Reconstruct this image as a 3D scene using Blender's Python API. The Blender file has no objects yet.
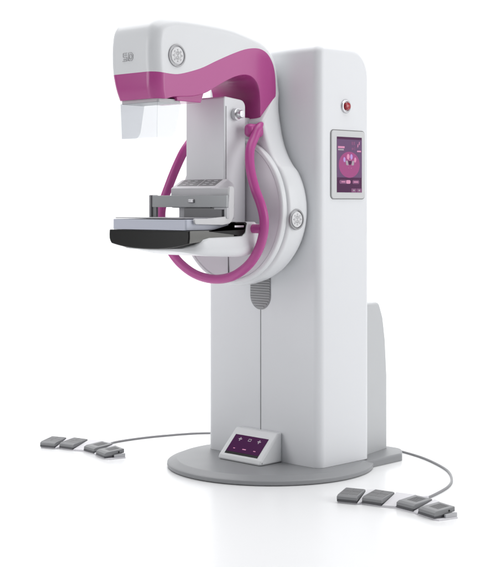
import bpy, bmesh, math, random
from mathutils import Vector, Matrix
S = bpy.context.scene
C = S.collection
R = math.radians

# ------------------------------------------------------------------ camera
AL = R(45.2)
V = Vector((-math.cos(AL), math.sin(AL), 0))
RT = Vector((math.sin(AL), math.cos(AL), 0))
cam = bpy.data.cameras.new('camera'); co = bpy.data.objects.new('camera', cam); C.objects.link(co)
co.location = (4.65994, -4.81761, 1.30933)
co.rotation_euler = V.to_track_quat('-Z', 'Y').to_euler()
cam.sensor_fit = 'HORIZONTAL'; cam.sensor_width = 36
cam.lens = 1350 / 486 * 36
cam.shift_y = -(283.5 - 203) / 486
cam.clip_end = 200
S.camera = co

# ------------------------------------------------------------------ world, lamps, exposure
w = bpy.data.worlds.new('World'); S.world = w; w.use_nodes = True
bg = w.node_tree.nodes['Background']
bg.inputs[0].default_value = (0.93, 0.95, 1.0, 1); bg.inputs[1].default_value = 0.19
S.view_settings.view_transform = 'Standard'; S.view_settings.look = 'None'
S.view_settings.exposure = 0.0

def area(name, loc, target, sx, sy, power, col=(1, 1, 1)):
    l = bpy.data.lights.new(name, 'AREA'); l.shape = 'RECTANGLE'; l.size = sx; l.size_y = sy
    l.energy = power; l.color = col
    o = bpy.data.objects.new(name, l); C.objects.link(o)
    o.location = loc
    o.rotation_euler = (Vector(target) - Vector(loc)).to_track_quat('-Z', 'Y').to_euler()
    return o
area('overhead_softbox', (-1.0, 1.0, 5.2), (-1.0, 1.0, 0), 7, 7, 425)
area('right_softbox', (5.6, 1.6, 2.4), (0.3, 0.1, 1.1), 2.6, 3.6, 112)
area('rear_right_softbox', (5.4, 5.2, 2.6), (0.2, 0.1, 1.2), 3.6, 4.0, 75)
area('left_softbox', (-2.8, -5.6, 2.0), (-0.2, 0, 1.0), 3.0, 3.6, 96)
area('backdrop_light', (-4.0, 2.2, 5.0), (-5.4, 5.6, 1.5), 7, 2, 85)

# ------------------------------------------------------------------ materials
def mat(name, col, rough=.4, metal=0., spec=.5, coat=0., bump=0., bscale=400., emit=None, estr=0., var=0.):
    m = bpy.data.materials.new(name); m.use_nodes = True
    nt = m.node_tree; b = nt.nodes['Principled BSDF']
    b.inputs['Base Color'].default_value = (*col, 1)
    b.inputs['Roughness'].default_value = rough
    b.inputs['Metallic'].default_value = metal
    b.inputs['Specular IOR Level'].default_value = spec
    b.inputs['Coat Weight'].default_value = coat
    b.inputs['Coat Roughness'].default_value = .12
    tc = nt.nodes.new('ShaderNodeTexCoord')
    if var > 0:
        n = nt.nodes.new('ShaderNodeTexNoise'); n.inputs['Scale'].default_value = 6; n.inputs['Detail'].default_value = 5
        nt.links.new(tc.outputs['Object'], n.inputs['Vector'])
        mr = nt.nodes.new('ShaderNodeMapRange')
        mr.inputs['To Min'].default_value = rough - var; mr.inputs['To Max'].default_value = rough + var
        nt.links.new(n.outputs['Fac'], mr.inputs['Value']); nt.links.new(mr.outputs['Result'], b.inputs['Roughness'])
    if bump > 0:
        n = nt.nodes.new('ShaderNodeTexNoise'); n.inputs['Scale'].default_value = bscale; n.inputs['Detail'].default_value = 2
        nt.links.new(tc.outputs['Object'], n.inputs['Vector'])
        bp = nt.nodes.new('ShaderNodeBump'); bp.inputs['Strength'].default_value = bump; bp.inputs['Distance'].default_value = .001
        nt.links.new(n.outputs['Fac'], bp.inputs['Height']); nt.links.new(bp.outputs['Normal'], b.inputs['Normal'])
    if emit:
        b.inputs['Emission Color'].default_value = (*emit, 1); b.inputs['Emission Strength'].default_value = estr
    return m
WHITE = mat('white_enamel', (.74, .75, .77), .38, bump=.05, bscale=700, var=.05)
WHITE2 = mat('white_shell', (.71, .72, .735), .33, coat=.1)
LILAC = mat('pale_lilac_plastic', (.67, .66, .69), .35)
PURPLE = mat('magenta_plastic', (.42, .052, .245), .27, spec=.5, coat=.3)
RAIL = mat('magenta_rail', (.43, .060, .26), .35)
BASEG = mat('grey_base_paint', (.27, .275, .285), .42, bump=.1, bscale=900, var=.05)
CABG = mat('shaded_cabinet_paint', (.50, .51, .52), .45, bump=.05, bscale=700)  # grey puts the shade of the cabinet's angled flank into the colour
MIDG = mat('mid_grey_plastic', (.24, .245, .255), .4, var=.03)
DARKG = mat('shadow_grey_plastic', (.07, .07, .078), .35)  # dark tone stands in for the shadow line under each pedal front
METAL = mat('brushed_metal', (.55, .55, .57), .3, metal=.8)
BLACK = mat('black_gloss', (.006, .006, .006), .30, spec=.3)
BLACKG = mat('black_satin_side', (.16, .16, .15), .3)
SILV = mat('bluish_carbon_top', (.50, .52, .60), .4)
SEAM = mat('seam_dark', (.18, .18, .19), .6)
RUB = mat('grey_rubber', (.24, .243, .25), .5, bump=.2, bscale=600)
TREAD = mat('tread_rubber', (.15, .15, .155), .6)
PEDW = mat('pedal_white', (.70, .69, .72), .4)
CABLE = mat('cable_sleeve', (.26, .26, .27), .45)
RED = mat('red_button', (.36, .012, .022), .2, coat=.5)
GLASSB = mat('display_glass', (.03, .008, .028), .12, spec=.12, emit=(.045, .008, .04), estr=1.0)
SCR = mat('display_band', (.05, .02, .05), .2, spec=.12, emit=(.10, .055, .12), estr=1.0)
SCRL = mat('display_pink_disc', (.1, .02, .06), .2, spec=.12, emit=(.27, .055, .17), estr=1.0)
PINK = mat('display_pink', (.1, .03, .06), .2, spec=.12, emit=(.62, .26, .42), estr=1.0)
LAV = mat('display_lavender', (.08, .05, .1), .2, spec=.12, emit=(.42, .26, .60), estr=1.0)
DIMP = mat('display_dim', (.04, .02, .04), .2, spec=.12, emit=(.20, .07, .16), estr=1.0)
ICON = mat('display_white', (.1, .1, .1), .2, spec=.12, emit=(.6, .5, .6), estr=.5)
CONS = mat('console_display', (.03, .01, .03), .12, spec=.12, emit=(.040, .008, .040), estr=1.0)
FLOOR = mat('studio_floor', (.92, .925, .93), .26, spec=.35)

def clear_mat():
    m = bpy.data.materials.new('clear_acrylic'); m.use_nodes = True; nt = m.node_tree
    nt.nodes.remove(nt.nodes['Principled BSDF']); out = nt.nodes['Material Output']
    t = nt.nodes.new('ShaderNodeBsdfTransparent'); t.inputs[0].default_value = (.85, .855, .865, 1)
    d = nt.nodes.new('ShaderNodeBsdfDiffuse'); d.inputs[0].default_value = (.6, .62, .65, 1)
    g = nt.nodes.new('ShaderNodeBsdfGlossy'); g.inputs['Roughness'].default_value = .08
    a = nt.nodes.new('ShaderNodeMixShader'); a.inputs[0].default_value = .5
    b = nt.nodes.new('ShaderNodeMixShader'); b.inputs[0].default_value = .03
    nt.links.new(d.outputs[0], a.inputs[1]); nt.links.new(g.outputs[0], a.inputs[2])
    nt.links.new(t.outputs[0], b.inputs[1]); nt.links.new(a.outputs[0], b.inputs[2])
    nt.links.new(b.outputs[0], out.inputs['Surface'])
    return m
CLEAR = clear_mat()

# ------------------------------------------------------------------ helpers
def obj(name, data, m, parent=None, smooth=40, wn=True):
    """data: bmesh or (verts, faces) or mesh; m: one material or a list"""
    if isinstance(data, bpy.types.Mesh): me = data
    else:
        me = bpy.data.meshes.new(name)
        if isinstance(data, tuple): me.from_pydata(data[0], [], data[1])
        else:
            data.to_mesh(me); data.free()
    if not isinstance(data, bpy.types.Mesh) or True:
        bm = bmesh.new(); bm.from_mesh(me)
        bmesh.ops.recalc_face_normals(bm, faces=bm.faces)
        bm.to_mesh(me); bm.free()
    for p in me.polygons: p.use_smooth = True
    me.set_sharp_from_angle(angle=R(smooth))
    if isinstance(data, bpy.types.Mesh): me.materials.clear()
    for mm in (m if isinstance(m, list) else [m]): me.materials.append(mm)
    o = bpy.data.objects.new(name, me); C.objects.link(o)
    if wn:
        md = o.modifiers.new('wn', 'WEIGHTED_NORMAL'); md.keep_sharp = True; md.weight = 80
    if parent: o.parent = parent
    return o

def join(*bms):
    out = bmesh.new()
    for b in bms:
        me = bpy.data.meshes.new('t'); b.to_mesh(me); b.free(); out.from_mesh(me); bpy.data.meshes.remove(me)
    return out

def setmat(bm, i):
    for f in bm.faces: f.material_index = i
    return bm

def box(x0, x1, y0, y1, z0, z1, bev=0., seg=3):
    bm = bmesh.new()
    bmesh.ops.create_cube(bm, size=1)
    for v in bm.verts:
        v.co = Vector(((x0 + x1) / 2 + v.co.x * (x1 - x0), (y0 + y1) / 2 + v.co.y * (y1 - y0), (z0 + z1) / 2 + v.co.z * (z1 - z0)))
    if bev > 0:
        bmesh.ops.bevel(bm, geom=bm.edges[:], offset=bev, segments=seg, profile=.5, affect='EDGES')
    return bm

def catmull(pts, n=6, closed=False):
    P = [Vector(p) for p in pts]; out = []
    m = len(P); rng = m if closed else m - 1
    for i in range(rng):
        if closed: a, b, c, d = P[(i-1) % m], P[i], P[(i+1) % m], P[(i+2) % m]
        else:
            a = P[i-1] if i > 0 else P[0]*2-P[1]; b = P[i]; c = P[i+1]; d = P[i+2] if i+2 < m else P[-1]*2-P[-2]
        for k in range(n):
            t = k / n
            out.append(.5*((2*b) + (c-a)*t + (2*a-5*b+4*c-d)*t*t + (3*b-a-3*c+d)*t**3))
    if not closed: out.append(P[-1].copy())
    return out

def round_poly(pts, rad, seg=6):
    """polygon with rounded corners; rad is a number or a list"""
    P = [Vector(p) for p in pts]; n = len(P); out = []
    for i in range(n):
        r = rad[i] if isinstance(rad, (list, tuple)) else rad
        a, b, c = P[i-1], P[i], P[(i+1) % n]
        if r <= 0: out.append(b); continue
        u = (a-b).normalized(); v = (c-b).normalized()
        ang = u.angle(v); d = min(r / math.tan(ang/2), .49*(a-b).length, .49*(c-b).length)
        if ang > 3.1: out.append(b); continue
        r = d*math.tan(ang/2)
        cen = b + (u+v).normalized()*(r/math.sin(ang/2))
        p0 = b + u*d - cen; p1 = b + v*d - cen
        A = p0.angle(p1)
        for k in range(seg+1):                      # true circular arc
            t = k/seg
            out.append(cen + (p0*math.sin((1-t)*A) + p1*math.sin(t*A))/math.sin(A))
    return out

def offset_poly(P, d, wts=None):
    """move every vertex inwards by d (miter)"""
    n = len(P)
    A = sum(P[i].x*P[(i+1) % n].y - P[(i+1) % n].x*P[i].y for i in range(n))
    s = 1 if A > 0 else -1
    out = []
    for i in range(n):
        e0 = (P[i]-P[i-1]); e1 = (P[(i+1) % n]-P[i])
        if e0.length < 1e-7: e0 = e1
        if e1.length < 1e-7: e1 = e0
        n0 = Vector((-e0.y, e0.x)).normalized()*s; n1 = Vector((-e1.y, e1.x)).normalized()*s
        m = (n0+n1)
        if m.length < 1e-6: m = n0
        m.normalize(); k = 1/max(.5, m.dot(n0))
        if wts and isinstance(wts[i], Vector): out.append(P[i] + wts[i]*d); continue
        out.append(P[i] + m*d*k*(wts[i] if wts else 1))
    return out

def ext(P, h0, h1, r=0., seg=5, place=None, wts=None, r0=None):
    """extrude closed 2D polygon between heights h0..h1, rims rounded by r.  place(a, b, h) -> 3D"""
    P = [Vector(p).to_2d() if len(p) > 2 else Vector(p) for p in P]
    r0 = r if r0 is None else r0
    layers = []
    def q(rr, sgn, h):
        L = []
        if rr <= 0: return [(h, 0.)]
        for k in range(seg+1):
            t = k/seg*math.pi/2
            L.append((h + sgn*rr*(1-math.sin(t)) if False else h + sgn*rr*(1-math.sin(t)), rr*(1-math.cos(math.pi/2-t)) if False else rr*(1-math.sin(math.pi/2-(math.pi/2-t)) if False else 1-math.cos(t))))
        return L
    # simple explicit construction: angle t from 0 (cap, inset r) to 90 deg (side, inset 0)
    for k in range(seg+1 if r0 > 0 else 1):
        t = (k/seg*math.pi/2) if r0 > 0 else math.pi/2
        layers.append((h0 + r0*(1-math.cos(t)) if r0 > 0 else h0, r0*(1-math.sin(t))))
    for k in range(seg+1 if r > 0 else 1):
        t = (math.pi/2 - k/seg*math.pi/2) if r > 0 else math.pi/2
        layers.append((h1 - r*(1-math.cos(t)) if r > 0 else h1, r*(1-math.sin(t))))
    bm = bmesh.new(); rings = []
    for h, ins in layers:
        Q = offset_poly(P, ins, wts) if ins > 1e-7 else P
        rings.append([bm.verts.new(place(p.x, p.y, h)) for p in Q])
    n = len(P)
    for a, b in zip(rings, rings[1:]):
        for i in range(n):
            bm.faces.new((a[i], a[(i+1) % n], b[(i+1) % n], b[i]))
    bm.faces.new(rings[0][::-1]); bm.faces.new(rings[-1])
    return bm
YZ = lambda a, b, h: (h, a, b)       # outline in (y,z), extruded along x
XZ = lambda a, b, h: (a, h, b)       # outline in (x,z), extruded along y
XY = lambda a, b, h: (a, b, h)       # outline in (x,y), extruded along z

def lathe(prof, center, axis='z', n=64, cap0=True, cap1=True):
    """prof: (radius, height) list"""
    bm = bmesh.new(); rings = []
    def pl(r, h, t):
        c, s = r*math.cos(t), r*math.sin(t)
        if axis == 'z': v = (c, s, h)
        elif axis == 'x': v = (h, c, s)
        else: v = (c, h, s)
        return Vector(center) + Vector(v)
    for r_, h in prof:
        rings.append([bm.verts.new(pl(r_, h, 2*math.pi*i/n)) for i in range(n)])
    for a, b in zip(rings, rings[1:]):
        for i in range(n): bm.faces.new((a[i], a[(i+1) % n], b[(i+1) % n], b[i]))
    if cap0: bm.faces.new(rings[0][::-1])
    if cap1: bm.faces.new(rings[-1])
    return bm

def tube(path, rad, n=16, flat=1.0):
    P = [Vector(p) for p in path]; m = len(P)
    rr = rad if isinstance(rad, (list, tuple)) else [rad]*m
    bm = bmesh.new(); rings = []
    up = None
    for i in range(m):
        t = (P[min(i+1, m-1)]-P[max(i-1, 0)]).normalized()
        if up is None:
            up = Vector((0, 1, 0)) if abs(t.y) < .9 else Vector((1, 0, 0))
        up = (up - t*up.dot(t)).normalized(); s = t.cross(up)
        rings.append([bm.verts.new(P[i] + (up*math.cos(2*math.pi*k/n)*flat + s*math.sin(2*math.pi*k/n))*rr[i]) for k in range(n)])
    for a, b in zip(rings, rings[1:]):
        for k in range(n): bm.faces.new((a[k], a[(k+1) % n], b[(k+1) % n], b[k]))
    bm.faces.new(rings[0][::-1]); bm.faces.new(rings[-1])
    return bm

def boolean(bmA, bmB, op):
    def tmp(bm):
        me = bpy.data.meshes.new('t'); bm.to_mesh(me)
        b2 = bmesh.new(); b2.from_mesh(me); bmesh.ops.recalc_face_normals(b2, faces=b2.faces); b2.to_mesh(me); b2.free()
        o = bpy.data.objects.new('t', me); C.objects.link(o); return o
    a, b = tmp(bmA), tmp(bmB)
    md = a.modifiers.new('b', 'BOOLEAN'); md.operation = op; md.object = b; md.solver = 'EXACT'
    dg = bpy.context.evaluated_depsgraph_get(); dg.update()
    me = bpy.data.meshes.new_from_object(a.evaluated_get(dg))
    for o in (a, b):
        d = o.data; bpy.data.objects.remove(o); bpy.data.meshes.remove(d)
    return me

def thing(name, label, cat, loc=(0, 0, 0), group=None):
    o = bpy.data.objects.new(name, None); C.objects.link(o); o.location = loc; o.empty_display_size = .1
    o['label'] = label; o['category'] = cat
    if group: o['group'] = group
    return o

# ------------------------------------------------------------------ the setting: one white sweep
def sweep():
    bm = bmesh.new()
    prof = [(-12.0, 0.)]
    prof += [(x, 0.) for x in (-6., -2., 0., 2.5)]
    r0 = 2.2
    for k in range(1, 17):
        t = k/16*math.pi/2
        prof.append((2.5 + r0*math.sin(t), r0*(1-math.cos(t))))
    prof.append((2.5+r0, 7.5))
    rows = []
    for s, z in prof:
        rows.append([bm.verts.new((V*s + RT*q + Vector((0, 0, z)))) for q in (-9, -4, 0, 4, 9)])
    for a, b in zip(rows, rows[1:]):
        for i in range(4): bm.faces.new((a[i], a[i+1], b[i+1], b[i]))
    return bm
fl = obj('floor', sweep(), FLOOR, wn=False); fl['kind'] = 'structure'

# ================================================================== THE MACHINE
M = thing('mammography_machine', 'white upright breast x-ray unit with magenta arm and hand rail on a round grey base', 'medical scanner')

# ---- base: round plate with a tail towards the back
DC = (0, .068)
dprof = [(.50, .0), (.512, .004), (.515, .012), (.514, .022), (.508, .026), (.503, .0275), (.470, .0405), (.464, .042), (.30, .0425)]
disc = lathe(dprof, (DC[0], DC[1], 0), 'z', 128, cap0=True, cap1=True)
obj('base_plate', disc, BASEG, M, smooth=50)
tail = ext(round_poly([(-.41, .25), (.41, .25), (.40, .62), (.31, .735), (-.31, .735), (-.40, .62)], [0, 0, .05, .08, .08, .05]), 0.001, .038, .012, 4, XY, r0=0.)
obj('rear_base_plate', tail, BASEG, M)

# ---- column
H = .386
cp = round_poly([(0, .043), (0, 2.074), (.386, 2.074), (.386, .043)], [0, .044, .14, 0], 10)
col = ext(cp, -H, H, .042, 8, YZ, wts=[0 if p.y < .05 and False else 1 for p in cp])
for v in col.verts: v.co.z = max(v.co.z, .043) if v.co.z > .1 else .043
column = obj('column', col, WHITE, M)
# front seam and cable grille
obj('front_seam', box(-.0011, .0011, -.0022, .01, .05, .80), SEAM, column, wn=False)
gp = [(.069*math.cos(t), .875 - .0+.069*math.sin(t)-.025) for t in [math.pi + math.pi*k/20 for k in range(21)]]
gp = gp + [(.069, 1.05), (-.069, 1.05)]
gr = obj('cable_grille', ext([(x, z) for x, z in gp], -.004, .01, .0, 1, XZ), mat('grille_grey', (.30, .30, .31), .5), M, wn=False)
rb = []
for k in range(22):
    z = .79 + k*.0125
    hw = .066 if z > .85 else math.sqrt(max(.0001, .066**2-(.85-z)**2))
    if hw > .012: rb.append(box(-hw, hw, -.0075, -.004, z, z+.0075, .0015, 1))
obj('rib', join(*rb), mat('grille_rib', (.36, .36, .37), .5), gr, wn=False)

# ---- rear cabinet
kp = round_poly([(.345, .043), (.345, .805), (.60, .800), (.645, .72), (.672, .60), (.69, .42), (.69, .043)], [0, 0, .035, .1, .1, .1, 0], 6)
cab = ext(kp, -.3, .3, .018, 4, YZ)
for v in cab.verts:
    v.co.x *= 1.09 - (v.co.y-.345)/.345*.26
    if v.co.z < .07: v.co.z = .0385
obj('rear_cabinet', cab, CABG, M)

# ---- touch screen on the right flank
fr = ext(round_poly([(.084, 1.331), (.335, 1.331), (.335, 1.660), (.084, 1.660)], .018), H-.01, H+.007, .004, 3, YZ, r0=0)
frame = obj('touch_screen', fr, mat('screen_bezel', (.58, .585, .59), .35), M)
rim = ext(round_poly([(.080, 1.327), (.339, 1.327), (.339, 1.664), (.080, 1.664)], .022), H-.01, H+.002, .001, 2, YZ, r0=0)
obj('gasket', rim, mat('gasket_grey', (.2, .2, .2), .5), frame)
# display drawing, u: 0..1 to the right, v: 0..1 upwards
Y0, Y1, Z0, Z1 = .121, .3085, 1.3605, 1.630
def sheet(bm, poly, lay, mi):
    vs = [bm.verts.new((H+.0076+lay*.0005, Y0+(Y1-Y0)*u, Z0+(Z1-Z0)*v)) for u, v in poly]
    f = bm.faces.new(vs); f.material_index = mi
def rect(u0, v0, u1, v1): return [(u0, v0), (u1, v0), (u1, v1), (u0, v1)]
def ell(cx, cy, rx, ry, rot=0, n=28):
    o = []
    for k in range(n):
        t = 2*math.pi*k/n; x, y = rx*math.cos(t), ry*math.sin(t)
        o.append((cx + x*math.cos(rot)-y*math.sin(rot), cy + (x*math.sin(rot)+y*math.cos(rot))))
    return o
def pill(u0, v0, u1, v1, n=8):
    r = (v1-v0)/2; rx = r*1.2; c = (v0+v1)/2; o = []
    for k in range(n+1):
        t = -math.pi/2+math.pi*k/n; o.append((u1-rx+rx*math.cos(t), c+r*math.sin(t)))
    for k in range(n+1):
        t = math.pi/2+math.pi*k/n; o.append((u0+rx+rx*math.cos(t), c+r*math.sin(t)))
    return o
ds = bmesh.new()
sheet(ds, rect(0, 0, 1, 1), 0, 0)
sheet(ds, rect(.0, .27, 1, .955), 1, 1)
sheet(ds, ell(.49, .50, .42, .235, n=48), 2, 2)
# finger-like petals of the hand diagram
sheet(ds, ell(.44, .645, .055, .050, .08), 3, 3)
sheet(ds, ell(.57, .645, .050, .048, -.05), 3, 4)
sheet(ds, ell(.29, .590, .042, .046, .45), 3, 4)
sheet(ds, ell(.72, .590, .042, .048, -.5), 3, 3)
sheet(ds, [(.36, .495), (.45, .487), (.44, .53), (.41, .575), (.33, .57)], 4, 7)
sheet(ds, [(.57, .487), (.66, .495), (.68, .57), (.61, .575), (.58, .53)], 4, 7)
sheet(ds, ell(.505, .548, .066, .050), 5, 0)
sheet(ds, [(.44, .595), (.57, .595), (.545, .57), (.47, .57)], 5, 3)
sheet(ds, rect(.555, .435, .575, .443), 3, 3)
sheet(ds, rect(.45, .44, .465, .447), 3, 3)
# labels and small tiles (illegible in the photograph: bars only)
sheet(ds, rect(.04, .795, .30, .83), 2, 3); sheet(ds, rect(.04, .755, .27, .782), 2, 7)
for a in (.58, .66): sheet(ds, rect(a, .86, a+.055, .92), 2, 6)
sheet(ds, rect(.58, .77, .66, .81), 2, 6); sheet(ds, rect(.69, .76, .72, .83), 2, 6)
for k in range(4): sheet(ds, rect(.79+.03*k, .80+.022*k, .815+.03*k, .855+.022*k), 2, 3 if k % 2 else 6)
sheet(ds, rect(.80, .735, .96, .762), 2, 3)
sheet(ds, pill(.09, .155, .54, .225), 2, 6); sheet(ds, pill(.36, .158, .535, .222), 3, 3)
sheet(ds, pill(.61, .155, .89, .225), 2, 6)
for a, b in ((.17, .32), (.66, .84)): sheet(ds, rect(a, .182, b, .2), 3, 3)
sheet(ds, rect(.57, .0, .77, .072), 2, 6); sheet(ds, rect(.79, .0, 1.0, .072), 2, 6)
sheet(ds, rect(.64, .025, .70, .05), 3, 7); sheet(ds, rect(.86, .025, .92, .05), 3, 7)
dm = obj('display', ds, [GLASSB, SCR, SCRL, PINK, LAV, GLASSB, DIMP, ICON], frame, wn=False)

# ---- red push button with silver collar
c = (H, .194, 1.779)
rc = obj('stop_button', lathe([(.034, -.004), (.034, .004), (.031, .008), (.024, .009), (.021, .004)], c, 'x', 48, cap0=True, cap1=True), METAL, M)
obj('red_cap', lathe([(.019, .002), (.019, .014), (.016, .020), (.009, .023), (.001, .0235)], c, 'x', 32), RED, rc)

# ---- keyhole carrier: neck that widens into the round rotation hub
HZ, HR = 1.275, .368
right = [(.146, 1.93), (.156, 1.86), (.170, 1.79), (.186, 1.73), (.196, 1.69), (.208, 1.64), (.226, 1.59), (.250, 1.545), (.278, 1.508)]
arc = [(HR*math.cos(t), HZ + HR*math.sin(t)) for t in [R(34) - R(124)*k/44 for k in range(45)]]
half = [tuple(p) for p in catmull([Vector(p) for p in right + [arc[0]]], 5)][:-1] + arc
left = [(-x, z) for x, z in half[::-1] if x > 1e-4]
key = [Vector(p) for p in (half + left)]
def yf(z):
    if z < 1.70: return -.190
    return -.190 + min(1, (z-1.70)/.14)*.13
bm = bmesh.new(); rings = []
n = len(key)
for ins, t, a in ((.022, 0, 1), (.010, .003, 1), (.003, .010, 1), (0, .022, 1), (0.002, .065, 1), (.010, .11, 1), (.022, .14, 1), (.042, .17, 1), (.062, .185, 1)):
    Q = offset_poly(key, ins) if ins > 0 else key
    row = []
    for p in Q:
        y0 = yf(p.y); y1 = -.004
        row.append(bm.verts.new((p.x, y0 + (y1-y0)*t/.185, p.y)))
    rings.append(row)
for a, b in zip(rings, rings[1:]):
    for i in range(n): bm.faces.new((a[i], a[(i+1) % n], b[(i+1) % n], b[i]))
bm.faces.new(rings[-1])
r0_ = rings[0]                                           # front cap as level strips, because it bends near the top
for i in range((n-1)//2):
    q = [r0_[i], r0_[i+1], r0_[n-2-i], r0_[n-1-i]]
    q = [v for k, v in enumerate(q) if v not in q[:k]]
    if len(q) > 2: bm.faces.new(q)
carrier = obj('rotating_carrier', bm, WHITE2, M, smooth=50)
# hub: raised round plate
hub = obj('rotation_hub', lathe([(.352, -.188), (.356, -.192), (.356, -.212), (.352, -.219), (.345, -.222), (.338, -.221), (.334, -.216)], (0, 0, 1.275), 'y', 128), WHITE2, M)
hf = lathe([(.334, -.2165), (.331, -.219), (.25, -.224), (.12, -.227), (.004, -.228)], (0, 0, 1.275), 'y', 128)
hface = obj('hub_face', hf, LILAC, M)
obj('hub_seam', box(-.0007, .0007, -.2283, -.22, .955, 1.12), SEAM, hface, wn=False)
def dial(name, c, r_, parent, axis='x'):
    d = obj(name, lathe([(r_, -.004), (r_, .002), (r_*.97, .005), (r_*.86, .005), (r_*.80, -.001), (r_*.72, -.001)], c, axis, 48), mat('dial_ring', (.33, .33, .34), .35, metal=.4), parent)
    k = lathe([(r_*.72, -.003), (r_*.72, .004), (r_*.66, .006), (.001, .007)], c, axis, 48)
    obj('dial_face', k, mat('dial_face', (.70, .70, .71), .35), d)
    ms = []
    for i in range(8):
        t = math.pi/4*i
        b = box(-.0012, .0012, -r_*.07, r_*.07, -r_*.05, r_*.05)
        for v in b.verts:
            p = Vector((v.co.x, v.co.y, v.co.z + r_*.5))
            v.co = Vector(c) + Vector((.0066 + p.x, p.y*math.cos(t)-p.z*math.sin(t), p.y*math.sin(t)+p.z*math.cos(t)))
        ms.append(b)
    for s in (-1, 1):
        b = lathe([(r_*.15, .006), (r_*.15, .0082), (r_*.09, .0082), (r_*.09, .006)], (c[0], c[1], c[2]+s*r_*.17), 'x', 20, False, False); ms.append(b)
    ms.append(lathe([(r_*.37, .006), (r_*.37, .0076), (r_*.34, .0076), (r_*.34, .006)], c, 'x', 32, False, False))
    obj('dial_marks', join(*ms), mat('dial_marks', (.46, .46, .47), .5), d, wn=False)
    return d

# ---- C-arm: one solid cut into a white shell and a magenta panel
outer = [(-.010, 1.60), (-.010, 1.72), (-.012, 1.814), (-.016, 1.901), (-.030, 1.975), (-.056, 2.030), (-.098, 2.072), (-.167, 2.108), (-.273, 2.136), (-.366, 2.153), (-.511, 2.162), (-.64, 2.164), (-.72, 2.160),
         (-.785, 2.143), (-.830, 2.104), (-.846, 2.04), (-.848, 1.96), (-.842, 1.89), (-.834, 1.83), (-.818, 1.778)]
lower = [(-.818, 1.778), (-.69, 1.786), (-.60, 1.794), (-.528, 1.812), (-.464, 1.843), (-.386, 1.880), (-.322, 1.903), (-.266, 1.911), (-.222, 1.900), (-.190, 1.866), (-.178, 1.802), (-.177, 1.72), (-.177, 1.60)]
oc = catmull([Vector(p) for p in outer], 4); lc = catmull([Vector(p) for p in lower], 4); lc = [lc[0]] + lc[3:]
prof = [Vector((p.x, p.y)) for p in oc[:-1] + lc]
no = len(oc)-1
wts = []
for i, p in enumerate(prof):
    if i < no - 3: wts.append(1.0)
    elif i < no: wts.append(Vector((1.0, 0)))
    elif i == no: wts.append(Vector((1.0, 0)))
    else: wts.append(.12)
body = ext(prof, -.163, .163, .060, 10, YZ, wts=wts)
top = [(-.95, 1.896), (-.842, 1.896), (-.76, 1.890), (-.69, 1.893), (-.566, 1.926), (-.464, 1.968), (-.359, 2.009), (-.269, 2.038), (-.191, 2.048), (-.136, 2.036), (-.098, 2.005), (-.073, 1.958), (-.063, 1.891), (-.070, 1.808), (-.133, 1.704)]
cut = [Vector((p.x, p.y)) for p in catmull([Vector(p) for p in top], 5)] + [Vector((-.30, 1.704)), Vector((-.95, 1.704))]
def cutter(): return ext(cut, -.4, .4, 0, 1, YZ)
mp = boolean(body.copy(), cutter(), 'INTERSECT')
mw = boolean(body, cutter(), 'DIFFERENCE')
def taper(me):
    for v in me.vertices:
        if v.co.z < 1.896 and v.co.y < -.5:
            k = min(1, (1.896-v.co.z)/.12); s = max(0, min(1, (-.5-v.co.y)/.3))
            v.co.x *= 1 - .13*k*s
for me in (mp, mw): taper(me)
arm = obj('arm_shell', mw, WHITE2, M, smooth=35)
pp = obj('arm_panel', mp, PURPLE, M, smooth=35)
dial('head_dial', (.163, -.712, 1.973), .052, M)
dh = dial('hub_dial', (.367, -.138, 1.232), .050, M)
# raised letter outlines on the head front
def stroke(pts, r_=.0017): return tube([Vector((x, -.8478-.0012, z)) for x, z in pts], r_, 8)
e = []
x0, z0 = -.052, 1.948
e.append(stroke([(x0, z0+.004), (x0+.030, z0+.004), (x0+.030, z0+.020), (x0+.004, z0+.022), (x0+.004, z0+.040), (x0+.030, z0+.040)]))
e.append(stroke([(x0+.006, z0+.012), (x0+.022, z0+.012)])); e.append(stroke([(x0+.010, z0+.031), (x0+.030, z0+.031)]))
e.append(stroke([(x0+.040, z0+.004), (x0+.040, z0+.040), (x0+.062, z0+.040), (x0+.072, z0+.030), (x0+.072, z0+.014), (x0+.062, z0+.004), (x0+.040, z0+.004)]))
e.append(stroke([(x0+.048, z0+.012), (x0+.048, z0+.032), (x0+.059, z0+.032), (x0+.064, z0+.026), (x0+.064, z0+.017), (x0+.059, z0+.012), (x0+.048, z0+.012)], .0015))
obj('front_emblem', join(*e), mat('emblem_grey', (.40, .40, .41), .35, metal=.3), arm, wn=False)
# collimator lip under the head
lp = [(-.70, 1.790), (-.53, 1.815), (-.548, 1.770), (-.695, 1.772)]
obj('collimator', ext(lp, -.125, .148, .004, 2, YZ), PURPLE, M)
obj('shield_mount', ext(round_poly([(-.128, -.795), (.128, -.795), (.135, -.66), (-.135, -.66)], .012), 1.762, 1.780, .003, 2, XY), mat('mount_grey', (.55, .56, .57), .35), M)

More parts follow.
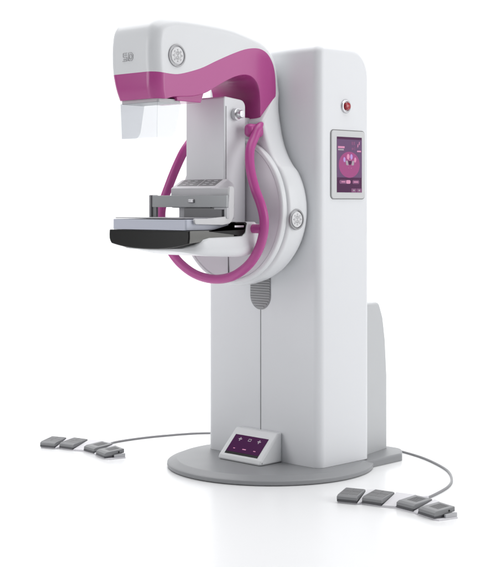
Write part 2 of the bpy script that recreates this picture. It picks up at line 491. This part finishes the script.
# ---- clear face shield: U of thin acrylic
sh = []
def shield():
    th = .003; zt, zb = 1.764, 1.604
    bm = bmesh.new()
    def panel(pts, nrm):
        nrm = Vector(nrm)*th
        a = [bm.verts.new(Vector(p)) for p in pts]; b = [bm.verts.new(Vector(p)+nrm) for p in pts]
        k = len(pts); bm.faces.new(a); bm.faces.new(b[::-1])
        for i in range(k): bm.faces.new((a[i], b[i], b[(i+1) % k], a[(i+1) % k]))
    panel([(-.128, -.800, zt), (.128, -.800, zt), (.122, -.797, zb), (-.122, -.797, zb)], (0, 1, 0))
    for s in (-1, 1):
        pr = round_poly([(-.7965, zt), (-.655, zt), (-.690, zb), (-.7935, zb)], [0, 0, .05, 0], 8)
        panel([(s*(.128 - .006*(zt-p.y)/(zt-zb)), p.x, p.y) for p in pr], (-s, 0, 0))
    return bm
obj('face_shield', shield(), CLEAR, M, smooth=30, wn=False)

# ---- compression tower
tp = round_poly([(-.384, 1.20), (-.384, 1.812), (-.240, 1.797), (-.240, 1.20)], [0, .012, .035, 0], 6)
tower = obj('compression_tower', ext(tp, -.132, .132, .007, 3, YZ), WHITE, M)
obj('slot', box(.1315, .1328, -.374, -.370, 1.42, 1.765), SEAM, tower, wn=False)
obj('tower_mount', box(-.10, .10, -.245, -.17, 1.25, 1.72, .01), WHITE, M)
kn = obj('side_knob', lathe([(.028, -.002), (.028, .022), (.024, .022), (.019, .024), (.019, .045), (.016, .050), (.001, .051)], (.132, -.312, 1.728), 'x', 40), METAL, tower)

# ---- carriage with sloped key panel
kp2 = round_poly([(-.462, 1.286), (-.462, 1.379), (-.452, 1.386), (-.385, 1.424), (-.340, 1.400), (-.330, 1.286)], [.01, .004, .006, .02, .03, .02], 6)
carr = obj('compression_carriage', ext(kp2, -.158, .158, .010, 3, YZ), mat('carriage_grey', (.60, .60, .62), .35), M)
sl = Vector((0, .067, .038)).normalized(); nn = Vector((0, -.038, .067)).normalized()
def onpanel(u0, u1, s0, s1, h, lift):
    b0 = Vector((0, -.452, 1.386)); bm = bmesh.new()
    lo = [b0 + sl*s + nn*(-.004) + Vector((u, 0, 0)) for u, s in ((u0, s0), (u1, s0), (u1, s1), (u0, s1))]
    hi = [p + nn*(.004+lift) for p in lo]
    a = [bm.verts.new(p) for p in lo]; b = [bm.verts.new(p) for p in hi]
    bm.faces.new(a[::-1]); bm.faces.new(b)
    for i in range(4): bm.faces.new((a[i], a[(i+1) % 4], b[(i+1) % 4], b[i]))
    return bm
kpnl = obj('key_panel', join(onpanel(-.128, .010, .008, .068, 0, .001), onpanel(.018, .132, .008, .068, 0, .001)), mat('key_panel_grey', (.16, .16, .165), .4), M, wn=False)
KM = mat('key_mark', (.50, .50, .52), .4)
random.seed(4)
for cx_ in (-.085, -.035, .055, .10):
    for s_ in (.018, .036, .054):
        obj('key', onpanel(cx_-.012, cx_+.012, s_-.003, s_+.003, 0, .002), KM, kpnl, wn=False)
# grey bar, dark recess and flange that hold the paddle
bar = obj('paddle_bar', join(box(-.235, .278, -.512, -.496, 1.289, 1.345, .003, 2), box(-.10, .155, -.496, -.46, 1.286, 1.343, .003, 2)), mat('bar_grey', (.34, .35, .36), .38, metal=.2), M)
obj('latch', join(box(.028, .066, -.522, -.511, 1.309, 1.327, .005, 3)), METAL, bar)
obj('recess_block', box(-.02, .235, -.50, -.44, 1.236, 1.286, .002, 2), mat('recess_grey', (.23, .23, .24), .4), M)
obj('bar_end', join(box(.258, .277, -.508, -.490, 1.238, 1.289, .003, 2), box(.19, .270, -.506, -.490, 1.279, 1.289, .002, 2)), mat('bar_end_light', (.52, .52, .54), .35), bar)
fp = round_poly([(-.705, 1.239), (-.700, 1.214), (-.53, 1.209), (-.478, 1.215), (-.457, 1.25), (-.455, 1.385), (-.485, 1.385), (-.497, 1.248), (-.62, 1.239)], [.008, .01, .02, .03, .03, .02, .01, .015, 0], 6)
obj('carriage_flange', ext(fp, .258, .272, .003, 2, YZ), mat('flange_grey', (.60, .60, .61), .35), carr)
obj('carriage_foot', box(-.105, .157, -.455, -.335, 1.2365, 1.29, .004, 2), mat('foot_grey', (.60, .60, .62), .35), carr)
obj('carriage_bridge', box(.14, .266, -.485, -.455, 1.22, 1.378, .006, 2), mat('flange_grey', (.56, .56, .58), .35), carr)
# paddle: bracket at the left end, flat clear-edged plate above the detector
pb = join(box(-.250, -.234, -.518, -.470, 1.241, 1.348, .004, 3), box(-.236, -.208, -.508, -.494, 1.241, 1.292, .002, 2))
obj('paddle_bracket', pb, mat('bracket_grey', (.25, .25, .26), .35), bar)
obj('compression_paddle', ext(round_poly([(-.245, -.738), (.235, -.738), (.235, -.50), (-.245, -.50)], .015), 1.2385, 1.2425, .001, 2, XY), mat('paddle_grey', (.32, .32, .34), .3), M)

# ---- detector tray
ty0, ty1 = -.744, -.455
arcb = []
for k in range(25):
    x = -.262 + .524*k/24
    arcb.append((x, 1.097 + .024*(abs(x+.01)/.26)**2.4))
tp2 = [(-.276, 1.185), (-.278, 1.160), (-.277, 1.143), (-.271, 1.130)] + arcb + [(.272, 1.128), (.276, 1.150), (.276, 1.185)]
tray = ext([Vector(p) for p in tp2], ty0, ty1, .008, 3, XZ)
for v in tray.verts:                                     # underside rises to the back
    k = (v.co.y - ty0)/(ty1-ty0)
    if v.co.z < 1.175: v.co.z += k*.035*(1.185-v.co.z)/.08
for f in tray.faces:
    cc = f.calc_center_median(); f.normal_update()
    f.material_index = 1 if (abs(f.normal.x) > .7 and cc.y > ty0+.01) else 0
tr = obj('detector_tray', tray, [BLACK, BLACKG], M)
# curled black strap at the tray's rear right corner
cp2 = round_poly([(-.62, 1.180), (-.47, 1.164), (-.425, 1.158), (-.388, 1.170), (-.374, 1.222), (-.455, 1.222), (-.455, 1.213), (-.398, 1.211), (-.396, 1.190), (-.48, 1.190), (-.62, 1.1845)], [0, .03, .03, .04, .012, .003, .002, .006, .006, .01, 0], 6)
obj('tray_slide', box(.262, .2815, -.462, -.402, 1.197, 1.207, .002, 2), METAL, tr)
obj('tray_grip', ext(cp2, .20, .279, .004, 2, YZ), BLACK, tr)
obj('detector_top', ext(round_poly([(-.253, -.741), (.254, -.741), (.254, -.47), (-.253, -.47)], .010), 1.1865, 1.235, .003, 3, XY), SILV, tr)

# ---- white cantilever under the tray
def hull():
    # cross sections (y, half width, z bottom, z top)
    secs = [(-.722, .10, 1.094, 1.100), (-.712, .20, 1.088, 1.104), (-.69, .262, 1.080, 1.122), (-.655, .281, 1.074, 1.146), (-.62, .283, 1.070, 1.153), (-.50, .284, 1.063, 1.155), (-.41, .284, 1.060, 1.158),
            (-.392, .284, 1.060, 1.175), (-.384, .284, 1.060, 1.212), (-.368, .284, 1.062, 1.222), (-.325, .282, 1.066, 1.222), (-.300, .262, 1.072, 1.215), (-.215, .24, 1.09, 1.205)]
    bm = bmesh.new(); rings = []
    for y, hw, zb, zt in secs:
        r_ = min(.012, (zt-zb)*.4); rbm = min(.055, (zt-zb)*.6)
        zl = min(zb+.045, zb+(zt-zb)*.6)
        P = round_poly([(-hw*.93, zt), (hw, zt), (hw, zb), (-hw*.15, zb), (-hw*.93, zl)], [r_*.5, r_, rbm, .05, r_*.5], 6)
        rings.append([bm.verts.new((p.x, y, p.y)) for p in P])
    n = len(rings[0])
    for a, b in zip(rings, rings[1:]):
        for i in range(n): bm.faces.new((a[i], a[(i+1) % n], b[(i+1) % n], b[i]))
    bm.faces.new(rings[0]); bm.faces.new(rings[-1])
    return bm
obj('tray_support', hull(), WHITE2, M, smooth=60)

# ---- hand rail
rp = [(.206, -.200, 1.690), (.212, -.235, 1.665), (.218, -.270, 1.615), (.230, -.31, 1.558), (.259, -.338, 1.472), (.300, -.35, 1.379), (.340, -.35, 1.30), (.355, -.345, 1.231), (.342, -.34, 1.155), (.300, -.335, 1.079),
      (.230, -.33, 1.013), (.125, -.325, .962), (0, -.322, .944)]
full = rp + [(-x, y, z) for x, y, z in rp[-2::-1]]
pth = catmull([Vector(p) for p in full], 8)
rad = []
for i in range(len(pth)):
    k = min(i, len(pth)-1-i)/10
    rad.append(.004 + .0182*min(1, k)**.6)
rail = obj('hand_rail', tube(pth, rad, 20), RAIL, M, smooth=70)
for s in (-1, 1):
    lug = box(-.025, .025, -.052, .050, -.032, .032, .022, 5)
    for v in lug.verts: v.co += Vector((s*.186, -.238, 1.652))
    obj('rail_lug', lug, RAIL, rail, smooth=70)
    lk = tube([(s*.25, -.34, 1.19), (s*.345, -.345, 1.19)], .021, 16)
    obj('rail_stub', lk, RAIL, rail)

# ---- foot console on the base, screen tilted up to the operator
def console():
    # side outline in (y, z), foot at the column
    P = round_poly([(-.158, .043), (-.150, .066), (-.030, .186), (.0, .186), (.0, .043)], [.012, .012, .018, 0, 0], 6)
    return ext(P, -.147, .147, .012, 4, YZ)
cb = console()
for v in cb.verts:
    k = max(0, (v.co.z-.043)/.143)
    v.co.x *= 1.0 + .0*k
cons = obj('foot_console', cb, mat('console_white', (.80, .81, .82), .35), M)
u = Vector((0, .120, .120)).normalized(); nn2 = Vector((0, -.12, .12)).normalized()
O = Vector((0, -.150, .066))
def onc(x0_, x1_, s0, s1, lift, mi, bm):
    vs = [bm.verts.new(O + u*s + nn2*lift + Vector((x, 0, 0))) for x, s in ((x0_, s0), (x1_, s0), (x1_, s1), (x0_, s1))]
    f = bm.faces.new(vs); f.material_index = mi
cd = bmesh.new()
onc(-.113, .113, .012, .128, .0006, 3, cd)
onc(-.113, .113, .026, .128, .0011, 0, cd)
for x, s in ((-.065, .104), (.065, .104)):
    onc(x-.011, x+.011, s-.003, s+.003, .0016, 1, cd); onc(x-.003, x+.003, s-.012, s+.009, .0021, 1, cd)
for x0_, x1_, s0, s1 in ((-.010, .010, .109, .112), (-.010, .010, .097, .100), (-.010, -.007, .100, .109), (.007, .010, .100, .109)): onc(x0_, x1_, s0, s1, .0016, 1, cd)
onc(-.012, .012, .045, .050, .0016, 2, cd); onc(-.075, -.063, .045, .049, .0016, 2, cd); onc(.063, .078, .045, .049, .0016, 2, cd)
obj('console_screen', cd, [CONS, ICON, PINK, BLACK], cons, wn=False)

# ================================================================== FOOT PEDAL BANKS
BL = (1.02, -.20, 0)
TAB = mat('tab_grey', (.50, .50, .52), .4)
def make_bank():
    t = thing('foot_pedal_bank', 'four grey foot pedals on the floor right of the round base', 'foot pedal', BL, 'foot pedal banks on the floor')
    L = [((.795, -.347), 20, .096, .118), ((.893, -.293), 10, .100, .120), ((1.050, -.252), -8, .106, .115), ((1.190, -.283), -15, .110, .112)]
    # base: white curved strip under the pedals, raised between them
    def loc(i, a, b):
        (px, py), ang, ww, dd = L[i]; c_, s_ = math.cos(R(ang)), math.sin(R(ang))
        return (px + a*ww*c_ - b*dd*s_ - BL[0], py + a*ww*s_ + b*dd*c_ - BL[1])
    fr_ = [loc(0, .03, .05), loc(0, .97, .04), loc(1, 0.03, .04), loc(1, 1, .0), loc(2, 0, .0), loc(2, 1, .0), loc(3, 0, .03), loc(3, 1, .03), loc(3, 1.18, .08)]
    bk = [loc(3, 1.18, .97), loc(3, .9, 1.05), loc(3, .0, 1.15), loc(2, .9, 1.08), loc(2, 0, 1.12), loc(1, 1, 1.12), loc(1, 0, 1.02), loc(0, .9, 1.02), loc(0, .06, 1.0)]
    base = ext([Vector(p) for p in fr_ + bk], .0, .006, .002, 2, XY, r0=0)
    obj('bank_base', base, PEDW, t)
    def strip(i, a0, a1, b0, b1, h0, h1):
        P = [loc(i, a0, b0), loc(i, a1, b0), loc(i, a1, b1), loc(i, a0, b1)]
        bm = bmesh.new()
        lo = [bm.verts.new((x, y, .004)) for x, y in P]
        hi = [bm.verts.new((x, y, z)) for (x, y), z in zip(P, (h0, h0, h1, h1))]
        bm.faces.new(lo[::-1]); bm.faces.new(hi)
        for k in range(4): bm.faces.new((lo[k], lo[(k+1) % 4], hi[(k+1) % 4], hi[k]))
        return bm
    def strip2(i, j, h0, h1, ai=1.02, aj=-.02):
        P = [loc(i, ai, .0), loc(j, aj, .0), loc(j, aj, 1.06), loc(i, ai, 1.06)]
        bm = bmesh.new()
        lo = [bm.verts.new((x, y, .004)) for x, y in P]
        hi = [bm.verts.new((x, y, z)) for (x, y), z in zip(P, (h0, h0, h1, h1))]
        bm.faces.new(lo[::-1]); bm.faces.new(hi)
        for k in range(4): bm.faces.new((lo[k], lo[(k+1) % 4], hi[(k+1) % 4], hi[k]))
        return bm
    for i, j in ((0, 1), (1, 2), (2, 3)):
        obj('divider', strip2(i, j, .010, .044), PEDW, t, wn=False)
    obj('end_block', strip(3, 1.02, 1.12, .45, .98, .020, .024), TAB, t, wn=False)
    for i in range(4):
        (px, py), ang, ww, dd = L[i]
        rot = Matrix.Rotation(R(ang), 4, 'Z')
        def tr(bm):
            for v in bm.verts: v.co = rot @ v.co + Vector((px-BL[0], py-BL[1], 0))
            return bm
        # lower housing (dark, painting in the shadow gap) and the hinged pedal above it
        low = box(.002, ww-.003, -.001, dd, .0065, .018, .002, 2)
        pr_ = round_poly([(0, .014), (.001, .029), (.016, .036), (dd, .046), (dd, .024), (.02, .014)], [.004, .004, .01, .004, .003, 0], 4)
        pe = ext(pr_, .0, ww-.002, .004, 2, YZ)
        p_ = obj('pedal', tr(pe), RUB, t)
        obj('pedal_shadow_housing', tr(low), DARKG, t)
        # surface: two pedals scored with a cross, two with a ribbed tread
        def top_(a0, a1, b0, b1, lift=.0008, th=.003):
            bm = bmesh.new()
            zz = lambda y: .0362 + (y-.02)/(dd-.02)*.010
            hi = [bm.verts.new((x, y, zz(y)+lift)) for x, y in ((a0, b0), (a1, b0), (a1, b1), (a0, b1))]
            lo = [bm.verts.new((x, y, zz(y)-th)) for x, y in ((a0, b0), (a1, b0), (a1, b1), (a0, b1))]
            bm.faces.new(hi); bm.faces.new(lo[::-1])
            for k in range(4): bm.faces.new((lo[k], lo[(k+1) % 4], hi[(k+1) % 4], hi[k]))
            return bm
        W_ = ww-.002
        if i < 2:
            obj('tread', join(*[tr(top_(a0, a1, b0, b1)) for a0, a1 in ((.006, W_/2-.0015), (W_/2+.0015, W_-.006)) for b0, b1 in ((.024, dd*.56), (dd*.56+.003, dd-.006))]), mat('tread_a', (.18, .18, .185), .6), p_, wn=False)
        else:
            obj('tread', join(*[tr(top_(W_*.26, W_*.80, dd*.34+.0075*k, dd*.34+.0075*k+.005)) for k in range(8)]), TREAD, p_, wn=False)
    sc = lathe([(.0045, -.004), (.0045, .0012), (.001, .0014)], (0, 0, 0), 'x', 16)
    for v in sc.verts:
        v.co = Matrix.Rotation(R(-15), 4, 'Z') @ (v.co + Vector((.110-.002, .080, .031))) + Vector((1.19-BL[0], -.283-BL[1], 0))
    obj('hinge_pin', sc, BLACK, t, wn=False)
    return t
bank = make_bank()
def copy_tree(root, loc, label):
    r_ = root.copy(); C.objects.link(r_); r_.location = loc; r_['label'] = label
    for ch in [o for o in bpy.data.objects if o.parent == root]:
        c_ = ch.copy(); C.objects.link(c_); c_.parent = r_
        for g in [o for o in bpy.data.objects if o.parent == ch]:
            d = g.copy(); C.objects.link(d); d.parent = c_
    return r_
copy_tree(bank, (BL[0]-1.992, BL[1]-.115, 0), 'four grey foot pedals on the floor left of the round base')

# ---- cables
def cable(pts, label, r_=.0056):
    o = obj('pedal_cable', tube(catmull([Vector(p) for p in pts], 10), r_, 12), CABLE, None, smooth=70)
    a, b = Vector(pts[0]), Vector(pts[1]); d = (b-a); d.z = 0; d.normalize()
    pl = box(-.012, .012, -.045, .012, .002, .018, .004, 3)
    for v in pl.verts:
        q = Vector((v.co.x*d.y, -v.co.x*d.x, 0)) + d*v.co.y
        v.co = Vector((b.x+q.x, b.y+q.y, v.co.z))
    obj('plug', pl, PEDW, o)
    o['label'] = label; o['category'] = 'cable'; o['group'] = 'cables from the pedal banks to the machine'
cable([(1.022, -.095, .012), (1.03, -.02, .0058), (1.005, .10, .0058), (.955, .25, .0058), (.875, .39, .0058), (.74, .545, .0058), (.58, .66, .0058), (.42, .745, .0058), (.25, .80, .0058), (.14, .80, .010), (.10, .70, .03)],
      'grey cable curving over the floor from the right pedal bank to behind the machine')
cable([(-.965, -.20, .012), (-1.0, -.15, .0058), (-1.025, -.07, .0058), (-1.02, .08, .0058), (-.985, .24, .0058), (-.90, .44, .0058), (-.72, .60, .0058), (-.45, .70, .0058), (-.25, .76, .0058), (-.14, .72, .02), (-.12, .69, .03)],
      'grey cable running over the floor from the left pedal bank to behind the machine')
